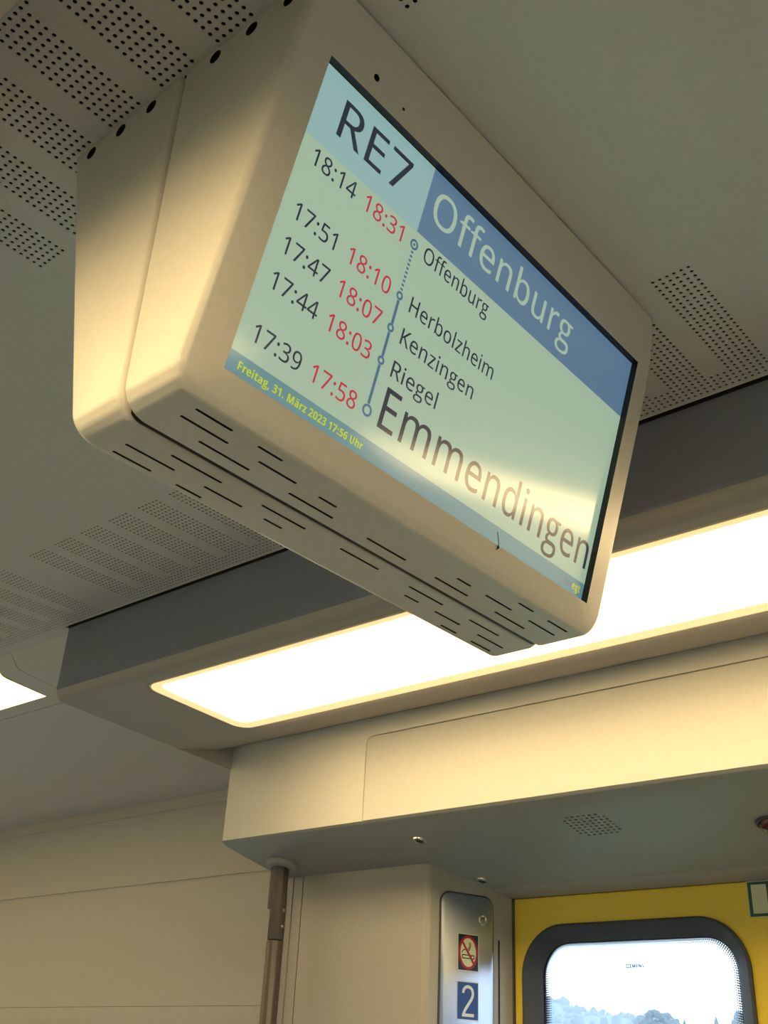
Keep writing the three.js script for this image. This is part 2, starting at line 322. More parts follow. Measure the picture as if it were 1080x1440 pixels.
    const lens = [[1.4395, 0.9665], [1.449, 0.9592], [1.466, 0.9555], [1.5965, 0.9435]];
    mesh('diffuser', along(back(lens, [0.002, 0.008]), l0 + 0.006, l1 - 0.006), M.glow, t);
    for (const [p, q] of [[l0, l0 + 0.006], [l1 - 0.006, l1]]) mesh('rim', along(back([[1.438, 0.967], ...lens, [1.598, 0.943]], [0.001, 0.01]), p, q), M.rim, t);
    const th = Math.atan2(0.012, 0.13), n = new THREE.Vector3(-Math.sin(th) * (R ? 1 : -1), -Math.cos(th), 0);
    addAreaLight(t, new THREE.Vector3(mx(1.531), 0.9475, (l0 + l1) / 2), n, new THREE.Vector3(0, 0, 1), l1 - l0 - 0.012, 0.128);
    // side wall: head strip, upper panel, lower panel, and the window panel
    const wz0 = z0, wz1 = far ? z1 + 0.03 : z1, wza = far ? z0 : z0 - 0.03;
    mesh('wall_head_strip', box(2.498, 2.52, 0.8612, 0.9005, wza, wz1, 0.0015), M.wall, wall);
    mesh('wall_panel', box(2.5, 2.522, 0.6095, 0.8609, wza, wz1, 0.001), M.wall, wall);
    mesh('wall_panel', box(2.4965, 2.52, 0.2078, 0.6000, wza, wz1, 0.0012), M.wall, wall);
    mesh('wall_backing', box(2.5055, 2.545, 0.2, 0.93, wza, wz1), M.grey, wall);
    const wins = far ? [[-3.95, -2.85], [-5.25, -4.15]] : [[1.0, 2.2]];
    mesh('window_panel', plate(withHole([[wza, FLOOR], [wz1, FLOOR], [wz1, 0.2076], [wza, 0.2076]], ...wins.map(([p, q]) => roundRect(p, -0.85, q, 0.11, 0.08))), 2.4965, 2.55, 0.003), M.wall, wall);
    for (const [p, q] of wins) {
      const w = struct('window_' + (R ? 1 : 4) + (bay ? bay : ''));
      w.name = numbered('window_' + (R ? 'right' : 'left')).replace(/_(right|left)(_\d+)?$/, '') + '_' + (++winCount);
      mesh('pane', plate(shapeOf(roundRect(p, -0.85, q, 0.11, 0.08)), 2.535, 2.538), M.glass, w);
      mesh('window_seal', plate(withHole(roundRect(p + 0.001, -0.849, q - 0.001, 0.109, 0.079), roundRect(p + 0.03, -0.82, q - 0.03, 0.08, 0.055)), 2.52, 2.533, 0.004), M.rubber, w);
    }
    bay++;
  }
  // --- inner wall between the seats and the doorway, ending in the door pillar
  {
    const pillarTrim = struct(R ? 'trim_3' : 'trim_4');
    const p0 = [2.2557, -1.7515], d = [0.948, 0.3182], L = 0.2545, e = [p0[0] + d[0] * L, p0[1] + d[1] * L];
    mesh('partition_edge', [along([[2.24, -1.98], [2.252, -1.98], [2.252, 0.519], [2.24, 0.519]], BOX0 + 0.002, -2.2415), along([[2.242, -1.98], [2.254, -1.98], [2.254, 0.519], [2.242, 0.519]], -2.2395, -2.2055)], M.pillar, pillarTrim);
    mesh('partition_backing', box(2.2435, 2.30, FLOOR, 0.505, -2.2100, -2.196), M.dark, pillarTrim);
    mesh('partition_return', box(2.24, 2.5, FLOOR, 0.47, BOX0 + 0.001, BOX0 + 0.02), M.pillar, pillarTrim);
    const rr = 0.022, nrm = [-d[1], d[0]];                 // rounded corner between the wall and the angled face
    const k = Math.tan((Math.PI / 2 - Math.atan2(d[1], d[0])) / 2) * rr, cx = 2.24 + rr, A = [2.24, 0], pts = [];
    // corner point of the two faces: x = 2.24
    const tt = (2.24 - p0[0]) / d[0], cz = p0[1] + d[1] * tt, c = [2.24 + rr, cz - k];
    const plan = [[2.24, -2.2005]];
    const a1 = Math.atan2(nrm[1], nrm[0]);
    for (let i = 0; i <= 8; i++) { const a = Math.PI + (a1 - Math.PI) * i / 8; plan.push([c[0] + rr * Math.cos(a), c[1] + rr * Math.sin(a)]); }
    plan.push(e, [e[0], e[1] - 0.02], [2.49, -1.72], [2.30, -1.80], [2.26, -2.2005]);
    // plan is in (x, z): stand it up along y
    const g = new THREE.ExtrudeGeometry(shapeOf(plan.map(([x, z]) => [x, -z])), { depth: 2.51, bevelEnabled: false }).rotateX(-Math.PI / 2).translate(0, FLOOR, 0);
    mesh('door_pillar', toCreasedNormals(g, 0.5), M.pillar, pillarTrim);
    const at = (s, y, n) => [p0[0] + d[0] * s + nrm[0] * n, y, p0[1] + d[1] * s + nrm[1] * n];
    mesh('door_seal', box(2.494, 2.505, FLOOR, 0.462, -1.6745, -1.6665), M.rubber, pillarTrim);
    if (R) pillarPlate(at);
    mesh('far_pillar', [box(2.24, 2.55, FLOOR, 0.51, DOORZ[1][1] + 0.004, BOX1 - 0.002)], M.pillar, pillarTrim);
    // outer skin with openings only for the windows and the door panes
    const wins = [[-3.95, -2.85], [-5.25, -4.15], [1.0, 2.2]].map(([p, q]) => roundRect(p, -0.85, q, 0.11, 0.08));
    const doors = DOORZ.map(([p, q]) => roundRect(p + 0.03, -0.95, q - 0.155 + 0.01, 0.40, 0.09));
    mesh('outer_skin', plate(withHole([[Z0 - 0.05, FLOOR - 0.05], [Z1 + 0.05, FLOOR - 0.05], [Z1 + 0.05, 1.1], [Z0 - 0.05, 1.1]], ...wins, ...doors), 2.551, 2.60), M.shell, wall);
  }
  // --- the two yellow door leaves
  DOORZ.forEach(([za, zb], i) => {
    const door = struct('door_' + (++doorCount));
    const w0 = za + 0.026, w1 = za + 0.635, wy1 = 0.392, wy0 = -0.93;
    mesh('door_panel', plate(withHole([[za, FLOOR + 0.02], [zb, FLOOR + 0.02], [zb, 0.4612], [za, 0.4612]], roundRect(w0 + 0.004, wy0 + 0.004, w1 - 0.004, wy1 - 0.004, 0.118, 10)), 2.5, 2.545, 0.003), M.yellow, door);
    const o1 = roundRect(w0, wy0, w1, wy1, 0.122, 12), o2 = roundRect(w0 + 0.006, wy0 + 0.006, w1 - 0.006, wy1 - 0.006, 0.116, 12), i1 = roundRect(w0 + 0.034, wy0 + 0.034, w1 - 0.034, wy1 - 0.034, 0.088, 12), i2 = roundRect(w0 + 0.041, wy0 + 0.041, w1 - 0.041, wy1 - 0.041, 0.081, 12);
    const at = (r, x) => r.map(([z, y]) => [x, y, z]);
    mesh('window_gasket', loft([at(o1, 2.502), at(o1, 2.494), at(o2, 2.489), at(i1, 2.512), at(i2, 2.521), at(i2, 2.54)].map((r) => r.slice().reverse()), false), M.rubber, door);
    mesh('pane', plate(shapeOf(roundRect(w0 + 0.03, wy0 + 0.03, w1 - 0.03, wy1 - 0.03, 0.09, 10)), 2.5335, 2.5365), M.glass, door);
    // printed dots that fade out from the edge of the pane
    const DOT = [0.0031, 0.0028, 0.00245, 0.0019, 0.0013], dots = [], base = new THREE.CircleGeometry(1, 6).rotateY(-Math.PI / 2);
    for (let row = 0; row < 5; row++) {
      const inset = 0.0425 + row * 0.0046, ring = roundRect(w0 + inset, wy0 + inset, w1 - inset, wy1 - inset, Math.max(0.02, 0.121 - inset), 12), step = 0.0053;
      let carry = row % 2 ? step / 2 : 0;
      for (let k = 0; k < ring.length; k++) {
        const A = ring[k], B = ring[(k + 1) % ring.length], len = Math.hypot(B[0] - A[0], B[1] - A[1]);
        let s = carry; for (; s < len; s += step) { const y = A[1] + (B[1] - A[1]) * s / len; if (y > -0.1) dots.push(base.clone().scale(1, DOT[row], DOT[row]).translate(2.5328, y, A[0] + (B[0] - A[0]) * s / len)); }
        carry = s - len;
      }
    }
    mesh('dot_print', dots, M.black, door);
    if (R && i === 0) {
      const mark = canvasTexture(256, 256, (c, w, h) => {
        c.clearRect(0, 0, w, h);
        c.lineWidth = 4; c.strokeStyle = '#3f66b8'; c.font = 'bold 56px sans-serif'; c.save(); c.translate(10, 62); c.scale(236 / c.measureText('SIEMENS').width, 1); c.strokeText('SIEMENS', 0, 0); c.restore();
        fitText(c, 'SIEMENS', 10, 62, 40, 236, 'sans bold', '#3f66b8');
        fitText(c, 'ESG', 100, 100, 22, 66, 'sans bold', '#46535e');
        c.fillStyle = 'rgba(120,140,150,0.45)';
        for (const [x, y, ww] of [[90, 122, 50], [150, 122, 40], [96, 152, 30], [150, 152, 60], [92, 184, 60], [164, 184, 46]]) c.fillRect(x, y, ww, 12);
      });
      const g = new THREE.PlaneGeometry(0.054, 0.054).rotateY(-Math.PI / 2).translate(2.5326, 0.2740, -1.3412);
      mesh('glass_mark', g, new THREE.MeshStandardMaterial({ map: mark, transparent: true, roughness: 0.6 }), door, false);
      const st = canvasTexture(256, 256, (c, w, h) => {
        c.fillStyle = '#b9cdb8'; c.fillRect(0, 0, w, h); c.fillStyle = '#0d4a44'; c.fillRect(6, 6, w - 12, h - 12);
        c.fillStyle = '#c9d3b8'; c.fillRect(26, 26, 92, h - 52); c.fillRect(140, 26, 90, h - 52);
        c.fillStyle = '#0d5a4c'; c.fillRect(140, 26, 90, h - 52);
      });
      mesh('sticker', new THREE.PlaneGeometry(0.1, 0.079).rotateY(-Math.PI / 2).translate(2.4985, 0.4215, -0.9755), new THREE.MeshPhysicalMaterial({ map: st, roughness: 0.35 }), door, false);
    }
  });
}
let winCount = 0, doorCount = 0;

// ------------------------------------------------------------------ metal plate with lock and stickers on the door pillar
function pillarPlate(at) {
  const t = thing('metal_plate', 'tall brushed metal plate on the door pillar with two stickers and a lock', 'metal plate');
  const slab = (pts, n0, n1, bevel) => {
    const g = new THREE.ExtrudeGeometry(shapeOf(pts), { depth: n1 - n0 - bevel, bevelEnabled: bevel > 0, bevelSize: bevel, bevelOffset: -bevel, bevelThickness: bevel, bevelSegments: 2 }), a = g.attributes.position.array;
    for (let i = 0; i < a.length; i += 3) { const p = at(a[i], a[i + 1], n0 + a[i + 2]); a[i] = p[0]; a[i + 1] = p[1]; a[i + 2] = p[2]; }
    g.deleteAttribute('normal'); g.computeVertexNormals();
    return toCreasedNormals(g, 0.6);
  };
  mesh('painted_gap_border', slab(roundRect(0.0205, -0.62, 0.190, 0.4575, [0.028, 0.028, 0.030, 0.030]), 0.0002, 0.0022, 0.0008), M.rubber, t);  // dark border painted in as a shaded gap, so the plate looks recessed
  const plateMesh = mesh('plate', slab(roundRect(0.0245, -0.616, 0.1865, 0.4535, [0.024, 0.024, 0.026, 0.026]), 0.0003, 0.0042, 0.0008), M.brushed, t);
  const print = (name, s0, s1, y0, y1, tex, label) => {
    const g = new THREE.PlaneGeometry(1, 1), a = g.attributes.position.array;
    for (let i = 0; i < a.length; i += 3) { const p = at(s0 + (a[i] + 0.5) * (s1 - s0), y0 + (a[i + 1] + 0.5) * (y1 - y0), 0.0047); a[i] = p[0]; a[i + 1] = p[1]; a[i + 2] = p[2]; }
    g.computeVertexNormals();
    const m = mesh(name, g, new THREE.MeshPhysicalMaterial({ map: tex, roughness: 0.4 }), t, false); m.userData.label = label;
  };
  print('no_smoking_sticker', 0.0752, 0.1408, 0.2705, 0.359, canvasTexture(384, 512, (c, w, h) => {
    c.fillStyle = '#dbe3cf'; c.fillRect(0, 0, w, h); c.fillStyle = '#12303c'; c.fillRect(12, 12, w - 24, h - 24);
    c.fillStyle = '#e6ecd0'; c.beginPath(); c.ellipse(w / 2, h / 2, 158, 214, 0, 0, 7); c.fill();
    c.fillStyle = '#141b1a'; c.fillRect(78, 286, 226, 58); c.fillStyle = '#e6ecd0'; c.fillRect(92, 300, 150, 30); c.fillRect(256, 300, 36, 30);
    c.strokeStyle = '#141b1a'; c.lineWidth = 13; c.lineCap = 'round';
    c.beginPath(); c.moveTo(215, 120); c.quadraticCurveTo(220, 190, 180, 220); c.quadraticCurveTo(110, 200, 76, 262); c.stroke();
    c.beginPath(); c.moveTo(238, 130); c.quadraticCurveTo(236, 190, 200, 235); c.stroke();
    c.strokeStyle = '#b8233c'; c.lineWidth = 36; c.lineCap = 'butt';
    c.beginPath(); c.moveTo(84, 112); c.lineTo(300, 410); c.stroke();
    c.beginPath(); c.ellipse(w / 2, h / 2, 158, 214, 0, 0, 7); c.stroke();
  }), 'white sticker with a red ring and a struck-through cigarette');
  print('class_sticker', 0.0742, 0.1408, 0.1587, 0.247, canvasTexture(384, 512, (c, w, h) => {
    c.fillStyle = '#dfe6ee'; c.fillRect(0, 0, w, h); c.fillStyle = '#244f9c'; c.fillRect(12, 12, w - 24, h - 24);
    c.strokeStyle = '#e9eef2'; c.lineWidth = 42; c.lineJoin = 'miter'; c.lineCap = 'butt';
    c.beginPath(); c.moveTo(112, 158); c.bezierCurveTo(112, 40, 282, 40, 282, 160); c.bezierCurveTo(282, 250, 150, 330, 118, 444); c.lineTo(300, 444); c.stroke();
    c.fillStyle = '#e9eef2'; c.fillRect(96, 423, 206, 42);
  }), 'blue sticker with a white numeral 2');
  const lockAt = at(0.1532, 0.3974, 0.004), face = new THREE.Vector3(...at(0, 0, 1)).sub(new THREE.Vector3(...at(0, 0, 0)));
  const turn = new THREE.Quaternion().setFromUnitVectors(new THREE.Vector3(0, 1, 0), face.normalize());
  const L = (pts) => new THREE.LatheGeometry(pts.map((p) => new THREE.Vector2(...p)), 28).applyQuaternion(turn).translate(...lockAt);
  const lock = mesh('key_lock', L([[0.0075, 0], [0.0135, 0], [0.0138, 0.002], [0.012, 0.0034], [0.0085, 0.0026], [0.0075, 0.001]]), M.chrome, t);
  mesh('lock_core', [L([[0, 0.0012], [0.0075, 0.0012], [0.0075, 0]]), L([[0, 0.003], [0.003, 0.003], [0.0034, 0.0012]])], M.screw, lock);
  const slot = mesh('seal_slot', slab(roundRect(0.2055, -1.6, 0.2102, 0.354, 0.0022), 0.0002, 0.0012, 0), M.black, t);
  slot.userData.label = 'narrow black upright slot beside the plate';
}

side();
MIRROR = true; side(); MIRROR = false;

// ------------------------------------------------------------------ passenger information display hanging from the ceiling
{
  const t = thing('information_display', 'cream two-sided passenger information display hanging from the ceiling, showing a list of train stops', 'display');
  const XL = 0.4525, XR = 1.182, YB = 0.537, YT = 0.9962, SEAM = -0.731, half = (y) => 0.212 - 0.29 * (1 - y);
  const outline = (d, n = 8) => {
    const out = [], r = Math.max(0.006, 0.030 - d), rt = 0.006;
    const put = (cx, cy, rx, ry, a0) => { for (let i = 0; i <= n; i++) { const a = a0 + i / n * Math.PI / 2; out.push([cx + rx * Math.cos(a), cy + ry * Math.sin(a)]); } };
    put(XL + d + r, YB + d + r, r, r, Math.PI); put(XR - d - r, YB + d + r * 1.3, r, r * 1.3, 1.5 * Math.PI);
    put(XR - d - 0.026, YT - 0.12, 0.026, 0.12 - rt * 0, 0); put(XL + d + rt, YT - rt, rt, rt, 0.5 * Math.PI);
    return out;
  };
  const ev = new Evaluator(); ev.attributes = ['position', 'normal']; ev.useGroups = true;
  const FE = 0.0105;                                          // rounding of the outer edge
  const solid = (dir) => {
    const rings = [], add = (tz, d) => rings.push(outline(d).map(([x, y]) => [x, y, SEAM + dir * (tz >= 1 ? half(y) - (tz - 1) : (dir > 0 ? 0.0016 : 0.0050) + tz * 0.02)]));
    if (dir > 0) { add(0, 0.0030); add(0.05, 0.0012); add(0.12, 0.0003); add(0.25, 0); } else { add(0, 0.0075); add(0.08, 0.0040); add(0.2, 0.0017); add(0.38, 0.0004); add(0.6, 0); }
    for (let i = 0; i <= 6; i++) { const a = i / 6 * Math.PI / 2; add(1 + FE * (1 - Math.sin(a)), FE * (1 - Math.cos(a))); }
    const g = loft(dir > 0 ? rings : rings.map((r) => r.slice().reverse()), true, 0.45);
    return new Brush(g, M.housing);
  };
  const cutter = (g, m) => { g = g.index ? g.toNonIndexed() : g; for (const k of Object.keys(g.attributes)) if (!['position', 'normal'].includes(k)) g.deleteAttribute(k); const b = new Brush(g, m); b.updateMatrixWorld(); return b; };
  // frame of the tilted front: a along x, b down the face, n out of it
  const len = Math.hypot(1, 0.29), bDir = [0, -1 / len, -0.29 / len], nDir = [0, -0.29 / len, 1 / len], TL = [0.4978, 0.9212, -0.519 + 0.29 * (0.9212 - 1)];
  const faceAt = (a, b, n) => [TL[0] + a, TL[1] + bDir[1] * b + nDir[1] * n, TL[2] + bDir[2] * b + nDir[2] * n];
  const basis = new THREE.Matrix4().makeBasis(new THREE.Vector3(1, 0, 0), new THREE.Vector3(...bDir).negate(), new THREE.Vector3(...nDir)).setPosition(...TL);
  const W = 0.6445, H = 0.3615;
  const slots = [[0.7095, [[0.532, 0.599], [0.655, 0.723], [0.779, 0.848], [0.903, 0.969], [1.027, 1.095]]], [0.6895, [[0.492, 0.552], [0.592, 0.646], [0.679, 0.707], [0.920, 0.948], [0.979, 1.035], [1.074, 1.136]]], [0.6695, [[0.493, 0.539], [0.572, 0.606], [1.021, 1.055], [1.088, 1.135]]],
    [0.7515, [[0.533, 0.600], [0.657, 0.724], [0.781, 0.849], [0.906, 0.974], [1.030, 1.097]]], [0.7720, [[0.493, 0.555], [0.594, 0.648], [0.680, 0.708], [0.923, 0.951], [0.984, 1.038], [1.077, 1.137]]], [0.7930, [[0.494, 0.542], [0.574, 0.609], [1.024, 1.059], [1.091, 1.137]]]];
  const capsule = (l, w, h) => new THREE.ExtrudeGeometry(shapeOf(roundRect(-l / 2, -w / 2, l / 2, w / 2, w / 2 - 1e-5, 4)), { depth: h, bevelEnabled: false }).rotateX(Math.PI / 2);
  let front = solid(1), rear = solid(-1); front.updateMatrixWorld(); rear.updateMatrixWorld();
  const cav = cutter(new THREE.BoxGeometry(W, H, 0.06).translate(W / 2, -H / 2, 0.03 - 0.013).applyMatrix4(basis), M.black);
  const cavR = cutter(new THREE.BoxGeometry(W, H, 0.06).translate(W / 2, -H / 2, 0.03 - 0.013).applyMatrix4(basis).applyMatrix4(new THREE.Matrix4().makeRotationY(Math.PI).setPosition(2 * (TL[0] + W / 2), 0, 2 * SEAM)), M.black);
  front = ev.evaluate(front, cav, SUBTRACTION); rear = ev.evaluate(rear, cavR, SUBTRACTION);
  const cut = (isFront, b) => { if (isFront) front = ev.evaluate(front, b, SUBTRACTION); else rear = ev.evaluate(rear, b, SUBTRACTION); };
  for (const [z, list] of slots) for (const [p, q] of list) cut(z < 0.73, cutter(capsule(q - p, 0.0032, 0.03).translate((p + q) / 2, YB + 0.012, -z), M.black));
  // round access holes near the top of the left-hand side
  const sideHoles = [-0.9004, -0.8434, -0.7872, -0.6778, -0.6208, -0.5647];
  for (const z of sideHoles) cut(z > SEAM, cutter(new THREE.CylinderGeometry(0.0088, 0.0088, 0.04, 20).rotateZ(Math.PI / 2).translate(XL + 0.004, 0.979, z), M.black));
  for (const [a, b, r] of [[0.062, -0.0225, 0.0042], [0.109, -0.0185, 0.002]]) cut(true, cutter(new THREE.CylinderGeometry(r, r, 0.03, 14).rotateX(Math.PI / 2).translate(a, -b, 0).applyMatrix4(basis), M.black));
  for (const [n, br] of [['front_housing', front], ['rear_housing', rear]]) {
    const g = br.geometry; boxUV(g);
    const o = new THREE.Mesh(g, br.material); o.name = n; o.castShadow = o.receiveShadow = true; t.add(o);
  }
  mesh('painted_top_gap', box(XL + 0.008, XR - 0.034, YT - 0.002, 0.9999, SEAM - half(YT) + 0.005, SEAM + half(YT) - 0.005), M.black, t);  // black box that paints the shaded gap between display and ceiling
  mesh('dark_seam_filler', loft([-0.0056, 0.0018].map((dz) => outline(0.0125).map(([x, y]) => [x, y < YB + 0.02 ? y - 0.0088 : y, SEAM + dz])), true), M.black, t);  // black filler added inside so the seam between the housings looks shaded
  for (const [z, list] of slots) for (const [p, q] of list) mesh('vent_slot', capsule(q - p - 0.0002, 0.003, 0.002).translate((p + q) / 2, YB + 0.0045, -z), M.dark, t);
  for (const z of [sideHoles[1], sideHoles[4]]) mesh('bolt', new THREE.CylinderGeometry(0.0046, 0.0046, 0.006, 6).rotateZ(Math.PI / 2).translate(XL + 0.012, 0.978, z), M.screw, t);
  // the display panel: black border, glossy face, lit picture
  const px = 2048, py = 1152, U = (u) => (u + 0.005) / 1.005 * px, V = (v) => (v - 0.002) / 0.988 * py;
  const picture = canvasTexture(px, py, (c) => {
    const cap = (k) => k / 0.988 * py, wid = (a, b) => U(b) - U(a);
    c.fillStyle = '#b0cbb0'; c.fillRect(0, 0, px, py);
    c.fillStyle = '#9cc3c0'; c.fillRect(0, 0, U(0.2885), V(0.238));
    c.fillStyle = '#61829f'; c.fillRect(U(0.2885), 0, px, V(0.236));
    c.fillStyle = '#68979d'; c.fillRect(0, V(0.9255), px, py);
    const ink = '#15233c', red = '#d0203f', line = '#47718f';
    fitText(c, 'RE7', U(0.054), V(0.172), cap(0.121), wid(0.054, 0.244), 'sans', ink);
    fitText(c, 'Offenburg', U(0.304), V(0.166), cap(0.117), wid(0.304, 0.772), 'sans', '#b3cdb6');
    const rows = [[0.2814, '18:14', '18:31', 'Offenburg', 0.5125], [0.4626, '17:51', '18:10', 'Herbolzheim', 0.5720], [0.5726, '17:47', '18:07', 'Kenzingen', 0.5330], [0.6837, '17:44', '18:03', 'Riegel', 0.4490], [0.8481, '17:39', '17:58', '', 0]];
    for (const [v, a, b, n, e] of rows) {
      fitText(c, a, U(0.0335), V(v + 0.0265), cap(0.0535), wid(0.0335, 0.1400), 'sans', ink);
      fitText(c, b, U(0.1575), V(v + 0.0265), cap(0.0535), wid(0.1575, 0.2690), 'sans', red);
      if (n) fitText(c, n, U(0.3165), V(v + 0.025), cap(0.0535), wid(0.3165, e), 'sans', ink);
    }
    fitText(c, 'Emmendingen', U(0.314), V(0.873), cap(0.131), wid(0.314, 0.998), 'sans', ink);
    c.strokeStyle = line; c.lineWidth = wid(0, 0.0062);
    c.setLineDash([8, 9]); c.beginPath(); c.moveTo(U(0.2913), V(0.305)); c.lineTo(U(0.2920), V(0.447)); c.stroke(); c.setLineDash([]);
    for (const [p, q] of [[0.478, 0.558], [0.588, 0.669], [0.699, 0.827]]) { c.beginPath(); c.moveTo(U(0.2925), V(p)); c.lineTo(U(0.2932), V(q)); c.stroke(); }
    for (const [u, v, r] of [[0.2911, 0.2814, 0.0100], [0.2920, 0.4626, 0.0080], [0.2927, 0.5726, 0.0080], [0.2927, 0.6837, 0.0080], [0.2943, 0.8481, 0.0110]]) { c.lineWidth = wid(0, 0.0042); c.beginPath(); c.arc(U(u), V(v), wid(0, r - 0.002), 0, 7); c.stroke(); }
    c.fillStyle = line; c.beginPath(); c.arc(U(0.2911), V(0.2814), wid(0, 0.0028), 0, 7); c.fill();
    fitText(c, 'Freitag, 31. März 2023 17:56 Uhr', U(0.0290), V(0.9672), cap(0.0240), wid(0.0290, 0.3075), 'sans bold', '#cfe02e');
    c.fillStyle = '#7c93a0'; c.fillRect(U(0.906), V(0.953), wid(0, 0.012), 5); c.beginPath(); c.moveTo(U(0.916), V(0.944)); c.lineTo(U(0.924), V(0.955)); c.lineTo(U(0.916), V(0.966)); c.fill();
    fitText(c, 'bw', U(0.927), V(0.967), cap(0.030), wid(0.927, 0.958), 'sans bold', '#6f8593');
    fitText(c, 'egt', U(0.958), V(0.967), cap(0.030), wid(0.958, 0.989), 'sans bold', '#e0d636');
  });
  const screenMat = new THREE.MeshPhysicalMaterial({ color: lin(0.02, 0.02, 0.02), roughness: 0.42, ior: 1.75, clearcoat: 1, clearcoatRoughness: 0.10, emissive: lin(1, 1, 1), emissiveMap: picture, emissiveIntensity: SCREEN_GLOW });
  const bezelMat = new THREE.MeshPhysicalMaterial({ color: lin(0.008, 0.008, 0.009), roughness: 0.13 });
  const turnY = new THREE.Matrix4().makeRotationY(Math.PI).setPosition(2 * (TL[0] + W / 2), 0, 2 * SEAM);
  for (const rearSide of [false, true]) {
    const s = new THREE.PlaneGeometry(1.005 * W, 0.988 * 0.3625).translate(W * (-0.005 + 1.0) / 2, -(0.002 + 0.99) / 2 * 0.3625, -0.0098).applyMatrix4(basis);
    const bz = new THREE.BoxGeometry(W + 0.004, H + 0.004, 0.004).translate(W / 2, -H / 2, -0.0122).applyMatrix4(basis);
    if (rearSide) { s.applyMatrix4(turnY); bz.applyMatrix4(turnY); }
    const frame = mesh('panel_border', bz, bezelMat, t), pic = mesh('screen', s, screenMat, t, false);
    if (!rearSide) pic.userData.label = 'lit screen listing the stops of the train with times in black and red';
  }
  // a wisp of thread on the lower edge of the frame
  const wisp = thing('thread', 'tiny dark thread caught on the lower edge of the screen frame', 'thread');
  const path = [[0.4309, 0.3475, 0.0016], [0.4345, 0.3545, 0.0022], [0.4392, 0.3620, 0.0014], [0.4390, 0.3650, 0.0012], [0.4373, 0.3676, 0.0010]].map((p) => new THREE.Vector3(...faceAt(...p)));
  mesh('strand', new THREE.TubeGeometry(new THREE.CatmullRomCurve3(path), 24, 0.00055, 6), M.black, wisp);
  mesh('knot', new THREE.SphereGeometry(0.0014, 10, 8).scale(1, 1.6, 1).translate(...faceAt(0.4394, 0.3636, 0.0012)), M.black, wisp);
}

// ------------------------------------------------------------------ grab pole beside the doorway
{
  const t = thing('grab_pole', 'brownish metal grab pole with a round flange at the left of the doorway', 'pole');
  const X = 2.1475, Z = -2.2, lathe = (pts, seg = 36) => new THREE.LatheGeometry(pts.map((p) => new THREE.Vector2(...p)), seg).translate(X, 0, Z);
  mesh('lower_tube', toCreasedNormals(lathe([[0.0223, FLOOR], [0.0223, 0.3345], [0.0215, 0.336], [0, 0.336]]), 0.6), M.pole, t);
  mesh('joint_gasket', lathe([[0, 0.3355], [0.0203, 0.3355], [0.0203, 0.3395], [0, 0.3395]]), M.black, t);
  const up = mesh('upper_tube', toCreasedNormals(lathe([[0, 0.339], [0.0205, 0.339], [0.0214, 0.3405], [0.0214, 0.545], [0, 0.545]]), 0.6), M.pole, t);
  for (const y of [0.372, 0.4135]) mesh('screw', new THREE.SphereGeometry(0.0048, 16, 8).scale(1, 1, 1).translate(X + 0.0015, y, Z + 0.0203), M.screw, up);
  mesh('clamp_strip', new RoundedBoxGeometry(0.012, 0.12, 0.02, 2, 0.003).translate(X - 0.008, 0.478, Z - 0.0185), M.pole, t);
  const tilt = Math.atan(SLOPE), fl = new THREE.LatheGeometry([[0.021, 0], [0.040, 0], [0.0445, 0.002], [0.046, 0.005], [0.046, 0.013], [0.021, 0.013]].map((p) => new THREE.Vector2(...p)), 40).rotateZ(tilt).translate(X, doorSoffitY(X) - 0.013, Z);
  mesh('flange', toCreasedNormals(fl, 0.7), M.soffit, t);
}

// ------------------------------------------------------------------ fittings in the soffit over the doorway
{
  const tilt = Math.atan(SLOPE), onSoffit = (g, x, z) => g.rotateZ(tilt).translate(x, doorSoffitY(x), z);
  const L = (pts) => toCreasedNormals(new THREE.LatheGeometry(pts.map((p) => new THREE.Vector2(...p)), 28), 0.7);
  const spots = [[2.1075, -1.682, 'small chrome-ringed spotlight in the soffit, nearer the cream fascia'], [2.3715, -1.681, 'small chrome-ringed spotlight in the soffit, nearer the top of the metal plate']];
  let first = null;
  for (const [x, z, label] of spots) {
    let o;
    if (!first) {
      o = first = thing('spotlight', label, 'spotlight', 'small spotlights in the door soffit');
      mesh('ring', L([[0.0100, 0.002], [0.0103, -0.0035], [0.0128, -0.0050], [0.0172, -0.0030], [0.0186, 0.0002], [0.0186, 0.002]]).rotateZ(tilt), M.chrome, o);
      mesh('lens', L([[0.0103, -0.003], [0.006, -0.0055], [0, -0.0065]]).rotateZ(tilt), M.black, o);
    } else { o = first.clone(); o.name = numbered('spotlight'); o.userData = { label, category: 'spotlight', group: 'small spotlights in the door soffit' }; scene.add(o); }
    o.position.set(x, doorSoffitY(x), z);
  }
  const d = thing('warning_lamp', 'round dark red warning lamp in the soffit at the right edge, above the yellow door', 'warning lamp');
  const cx = 2.222, cz = -0.838;
  mesh('ring', onSoffit(L([[0.029, 0.002], [0.0295, -0.004], [0.033, -0.006], [0.0375, -0.003], [0.0385, 0.001], [0.0385, 0.002]]), cx, cz), M.rubber, d);
  mesh('dome', onSoffit(L([[0.0295, -0.002], [0.0285, -0.012], [0.022, -0.019], [0.011, -0.0225], [0, -0.0235]]), cx, cz), M.redlens, d);
}

